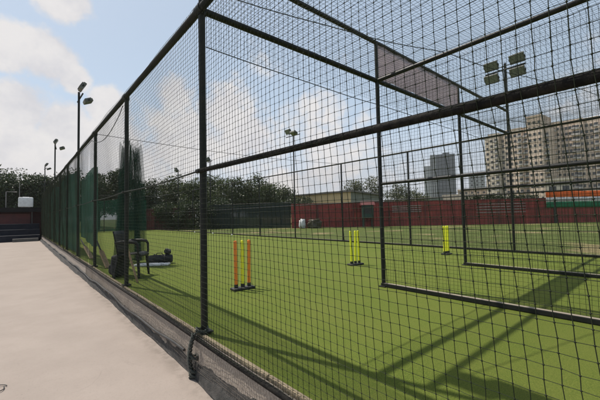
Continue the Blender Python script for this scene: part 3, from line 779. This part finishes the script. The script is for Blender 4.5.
# planting strip on top of the wall, left of the flag banner
pw = A+Dw*alongwall(520)+Vector((-Dw.y, Dw.x, 0))*.7
t = thing('hedge', pw, 'dark clipped hedge showing just over the red wall left of the flag', 'hedge', None, wa)
leaves('foliage', [(rng.uniform(-4.5, 2.2), rng.uniform(-.4, .4), rng.uniform(.6, 2.25)) for _ in range(160)], 50, .14, .09, MLD, t)
MB().tube([(-4, 0, 0), (-4, 0, 1.4)], .04, 6).tube([(0, 0, 0), (0, 0, 1.4)], .04, 6).tube([(2, 0, 0), (2, 0, 1.4)], .04, 6).build('stems', MBARK, t)

# ------------------------------------------------------------------ left end: stepped seating, shed, tank
MNAVY = mat('navy_paint', (.008, .012, .022), .7, (.014, .018, .03), 3, spec=.2)
MSHRED = mat('dark_maroon_sheet', (.05, .013, .013), .7, (.03, .01, .01), 2, spec=.2)
MSHED = mat('dark_shed', (.010, .010, .010), .8, (.018, .016, .016), 3, spec=.2)
bl = thing('stepped_seating', (-4.68, 27.5, ZP), 'navy blue stepped benches across the end of the path', 'bench')
for i in range(3):
    MB().box(-4.5, 4.5, i*.55, 1.9, .0+i*.40+(.003 if i else 0), .40*(i+1)).build('step', MNAVY, bl)
    MB().rbox(-4.5, 4.5, i*.55-.03, i*.55+.3, .40*(i+1)+.002, .40*(i+1)+.04, .01).build('seat_board', mat('navy_edge', (.02, .025, .038), .7, (.03, .034, .046), 4), bl)
MB().rbox(3.0, 4.4, -.5, -.05, .002, .22, .02).build('front_step', mat('grey_step', (.10, .10, .095), .8), bl)
sh = thing('shed', (-4.9, 29.8, ZP), 'low dark open shed with a flat roof behind the stepped benches', 'shed')
MB().box(-6, 6.1, .0, .15, 0, 2.299).build('back_wall', MSHRED, sh)
MB().rbox(-6.2, 6.2, -.55, 1.4, 2.3, 2.42, .02).build('roof', MSHED, sh)
MB().box(-6.2, 6.2, -.58, -.552, 2.12, 2.44).build('fascia', MSHED, sh)
for x in (-5.9, -3.4, -.6, 1.7, 4.3): MB().tube([(x, -.45, 0), (x, -.45, 2.3)], .04, 8).build('post', mat('grey_post', (.07, .065, .06), .6), sh)
MB().box(2.3, 4.2, -.02, -.002, .9, 2.0).build('red_panel', MREDD, sh)
tk = thing('water_tank', (-.98, 29.6, ZP+2.422), 'white box shaped water tank standing on the dark shed roof', 'tank')
MB().rbox(-.44, .44, -.4, .4, .05, .80, .09).build('tank_body', MWHITE, tk)
MB().tube([(0, 0, .80), (0, 0, .84)], .2, 16).build('lid', MWHITE, tk)
for x in (-.33, .33): MB().box(x-.05, x+.05, -.35, .35, 0, .05).build('skid', MSHED, tk)
af = thing('pipe_frame', (-2.1, 29.6, ZP+2.422), 'thin pale pipe frame on the shed roof left of the white tank', 'pipe frame')
MB().tube([(0, 0, 0), (0, 0, 1.2), (.6, 0, 1.2)], .025, 8).tube([(.75, .2, 0), (.75, .2, 1.9)], .02, 8).build('pipes', mat('grey_pipe', (.22, .21, .2), .5), af)

# ------------------------------------------------------------------ buildings behind
MOCH = mat('ochre_wall', (.74, .54, .30), .85, (.66, .48, .26), .7, 6)
MGRN = mat('grey_green_wall', (.20, .21, .17), .85, (.15, .16, .13), .7, 6)
MROOF = mat('tin_roof', (.11, .10, .09), .6, (.16, .14, .12), .8, 6)
c0 = spot(351, 40); pl = spot(262, 52); pr = spot(381, 50)
yb = thing('yellow_building', c0, 'low ochre yellow building with a thin overhanging roof behind the red wall', 'building', None)
b_ = MB(); l_ = pl-c0; r_ = pr-c0; zt = 3.75
def wallq(P, Q, z0, z1): return [(P.x, P.y, z0), (Q.x, Q.y, z0), (Q.x, Q.y, z1), (P.x, P.y, z1)]
O0 = Vector((0, 0, 0)); far_ = l_+r_
b1 = MB(); b1.add(wallq(l_, O0, 0, zt), [(0, 1, 2, 3)]); b1.add(wallq(far_, l_, 0, zt), [(0, 1, 2, 3)]); b1.build('long_wall', MOCH, yb)
b1 = MB(); b1.add(wallq(O0, r_, 0, zt), [(0, 1, 2, 3)]); b1.add(wallq(r_, far_, 0, zt), [(0, 1, 2, 3)]); b1.build('end_wall', MGRN, yb)
ov = lambda p: p+(p-far_*.5).normalized()*.5
b1 = MB(); ring = [ov(l_), ov(O0), ov(r_), ov(far_)]
b1.add([(p.x, p.y, zt+.003) for p in ring]+[(p.x, p.y, zt+.18) for p in ring], [(3, 2, 1, 0), (4, 5, 6, 7), (0, 1, 5, 4), (1, 2, 6, 5), (2, 3, 7, 6), (3, 0, 4, 7)]); b1.build('roof', MROOF, yb)

MBW = mat('beige_facade', (.76, .60, .47), .9, (.68, .53, .415), .12, 6)
MBW2 = mat('grey_beige_facade', (.68, .53, .42), .9, (.60, .465, .37), .12, 6)
MCREAM = mat('cream_facade', (.66, .57, .46), .9, (.56, .48, .39), .12, 6)
MPEACH = mat('peach_facade', (.58, .42, .30), .9, (.50, .36, .26), .12, 6)
MWIN = mat('dark_window', (.03, .034, .04), .2, (.06, .062, .066), .3)
MBAL = mat('balcony_white', (.52, .48, .45), .85, (.44, .40, .37), .5)
def on_line(u, o, rz):
    """where the sight line of column u meets a facade line through o: distance along the line, forward depth"""
    f = Vector((math.sin(YAW), math.cos(YAW))); r = Vector((math.cos(YAW), -math.sin(YAW))); d = f+r*((u-300)/FPX)
    X = Vector((math.cos(rz), math.sin(rz))); q = Vector((o.x-CAM.x, o.y-CAM.y))
    det = X.x*(-d.y)+d.x*X.y
    sx = (-q.x*(-d.y)-d.x*q.y)/det; p = q+X*sx
    return sx, p.dot(f)
def tower_block(u_left, depth, segs, label, rot, name='apartment_block'):
    """segs: (left column, right column, roof row, forward offset, wall material, window columns, balcony columns)"""
    o = spot(u_left, depth); o.z = -.4; rz = -YAW+rot
    t = thing(name, o, label, 'building', 'apartment blocks on the skyline', rz)
    wins = []; bals = []
    for (u0, u1, vt, off, mm, ncol, bcols) in segs:
        x0, d0 = on_line(u0, o, rz); x1, d1 = on_line(u1, o, rz)
        hh = 1.5+((221.3-((u0+u1)/2-20)*.02208)-vt)*(d0+d1)/2/FPX
        MB().box(x0, x1, -off, 14, 0, hh).build('wall', mm, t)
        MB().box(x0-.15, x1-.003*off, -off-.15, 14.05, hh+.003, hh+.9).build('parapet', mm, t)
        for c in range(ncol):
            xc = x0+(x1-x0)*(c+.5)/ncol
            for rr in range(int((hh-3)/2.95)):
                z = hh-3.0-rr*2.95
                if z < 4: break
                (bals if c in bcols else wins).append((xc, -off, z))
    wm = MB().box(-.55, .55, -.03, .3, -.65, .65).build('window', MWIN, t)
    fr = MB(); fr.box(-.7, .7, -.34, -.035, .72, .82)
    frd = fr.build('sunshade', MBAL, wm)
    wins.sort(key=lambda q: -q[2]); rest = wins[98:]; wins = wins[:98]
    for i, q in enumerate(wins):
        if i == 0: w_, f_ = wm, frd
        else:
            w_ = wm.copy(); COL.objects.link(w_); w_.parent = t; f_ = frd.copy(); COL.objects.link(f_); f_.parent = w_
        w_.location = q
    if rest:
        b_ = MB()
        for (x, y, z) in rest: b_.box(x-.55, x+.55, y-.03, y+.3, z-.65, z+.65)
        tag(b_.build('windows', MWIN, t), None, None, None, 'stuff')
    if bals:
        bb = MB(); bb.box(-1.0, 1.0, -1.1, -.004, -1.3, -1.14); bb.box(-1.0, 1.0, -1.1, -1.02, -1.139, -.4); bb.box(-1.0, -.93, -1.019, -.004, -1.139, -.4); bb.box(.93, 1.0, -1.019, -.004, -1.139, -.4)
        b0 = bb.build('balcony', MBAL, t); dd = MB().box(-.75, .75, -.003, .2, -1.1, .9).build('doorway', MWIN, b0)
        for i, q in enumerate(bals[:99]):
            if i == 0: w_, f_ = b0, dd
            else:
                w_ = b0.copy(); COL.objects.link(w_); w_.parent = t; f_ = dd.copy(); COL.objects.link(f_); f_.parent = w_
            w_.location = q
    return t
tower_block(487, 186, [(487, 492, 138, -.5, MCREAM, 1, ()), (492, 502, 135, .6, MCREAM, 2, (1,)), (502, 507, 135, -1.5, MCREAM, 1, ()), (507, 525, 130, .0, MBW, 4, (3,)), (525, 531, 128, -1.2, MBW2, 1, (0,)), (531, 546, 116, .4, MBW, 3, ()), (546, 551, 127, -2.5, MBW, 1, (0,))],
            'beige high-rise apartment block with a cream left wing and a taller lift tower', -.93)
tower_block(551.5, 172, [(551.5, 556, 124, -1.5, MBW2, 1, ()), (556, 564, 123, .4, MBW, 2, (0,)), (564, 580, 121, -.6, MBW2, 4, (3,)), (580, 588, 119.5, .5, MBW, 2, (0,)), (588, 603, 117.5, -.8, MBW2, 3, (2,)), (603, 650, 123, .2, MBW, 8, (1, 4))],
            'wide grey beige apartment block at the right edge behind the flag', -.93)
# rooftop bits
MG1 = mat('slate_tower', (.15, .165, .185), .5, (.11, .125, .145), .1); MG2 = mat('pale_tower_pier', (.42, .43, .44), .7, (.36, .37, .38), .1)
o = spot(425, 300); t = thing('grey_tower', o, 'slate grey high-rise tower with pale vertical piers, left of the apartments', 'building', None, -YAW-.36)
s3 = 300/FPX*.90
MB().box(0, 7*s3, 0, 18, 0, 43).build('side_wing', MG2, t)
MB().box(7*s3+.01, 32*s3, -1, 20, 0, 52.5).build('wall', MG1, t)
for x in (7.6, 9.6, 11.6): MB().box(x*s3, (x+.9)*s3, -1.9, -1.004, 0, 52.8).build('pier', MG2, t)
for x in (16, 19.5, 23, 26.5, 30): MB().box(x*s3, (x+.25)*s3, -1.5, -1.004, 0, 52).build('pier', MG1, t)
for z in np.arange(5, 52, 3.2): MB().box(14*s3, 31.6*s3, -1.06, -1.003, z, z+.55).build('floor_band', MG1, t)
MB().box(20*s3, 27*s3, 3, 12, 52.51, 54.6).build('plant_room', MG1, t)
def simple_building(u0, u1, depth, hh, mm, label, rows=3, name='building'):
    a_ = math.atan(((u0+u1)/2-300)/FPX); o = spot(u0, depth); o.z = -.4; wd = (u1-u0)*depth/FPX*math.cos(a_)
    t = thing(name, o, label, 'building', None, -YAW-a_)
    MB().box(0, wd, 0, 10, 0, hh).build('wall', mm, t)
    MB().box(-.2, wd+.2, -.2, 10.2, hh+.003, hh+.5).build('parapet', mm, t)
    nc = max(2, int(wd/3.2))
    for c in range(nc):
        for q in range(rows):
            z = hh-2.0-q*3.0
            if z < 1.6: continue
            w_ = MB(); xc = wd*(c+.5)/nc; w_.box(xc-.65, xc+.65, -.03, -.004, z-.6, z+.6); w_.build('window', MWIN, t)
simple_building(547, 573, 80, 8.4, MCREAM, 'cream low building between the flag and the apartment block')
simple_building(458, 487, 210, 15, MBW2, 'long low grey building between the slate tower and the apartments', 4)
simple_building(470, 486, 260, 30, MG2, 'pale distant block just left of the cream apartment wing', 6)
simple_building(443, 474, 90, 5.6, MBW, 'low beige building above the red wall beneath the slate tower', 1)
simple_building(385, 440, 75, 4.0, MGRN, 'low grey green building behind the red wall under the pale trees', 1)
simple_building(575, 640, 85, 5.5, MBW2, 'low grey building behind the flag banner at the right edge', 1)

# ------------------------------------------------------------------ hazy air
hm = bpy.data.materials.new('hazy_air'); hm.use_nodes = True
t = hm.node_tree; t.nodes.clear(); mo = t.nodes.new('ShaderNodeOutputMaterial'); pv = t.nodes.new('ShaderNodeVolumePrincipled')
pv.inputs['Color'].default_value = (1, .98, .96, 1); pv.inputs['Density'].default_value = .0003; pv.inputs['Anisotropy'].default_value = .2
t.links.new(pv.outputs[0], mo.inputs['Volume'])
tag(MB().box(-420, 420, -120, 420, ZP-1.2, 64).build('haze', hm), None, None, None, 'stuff')
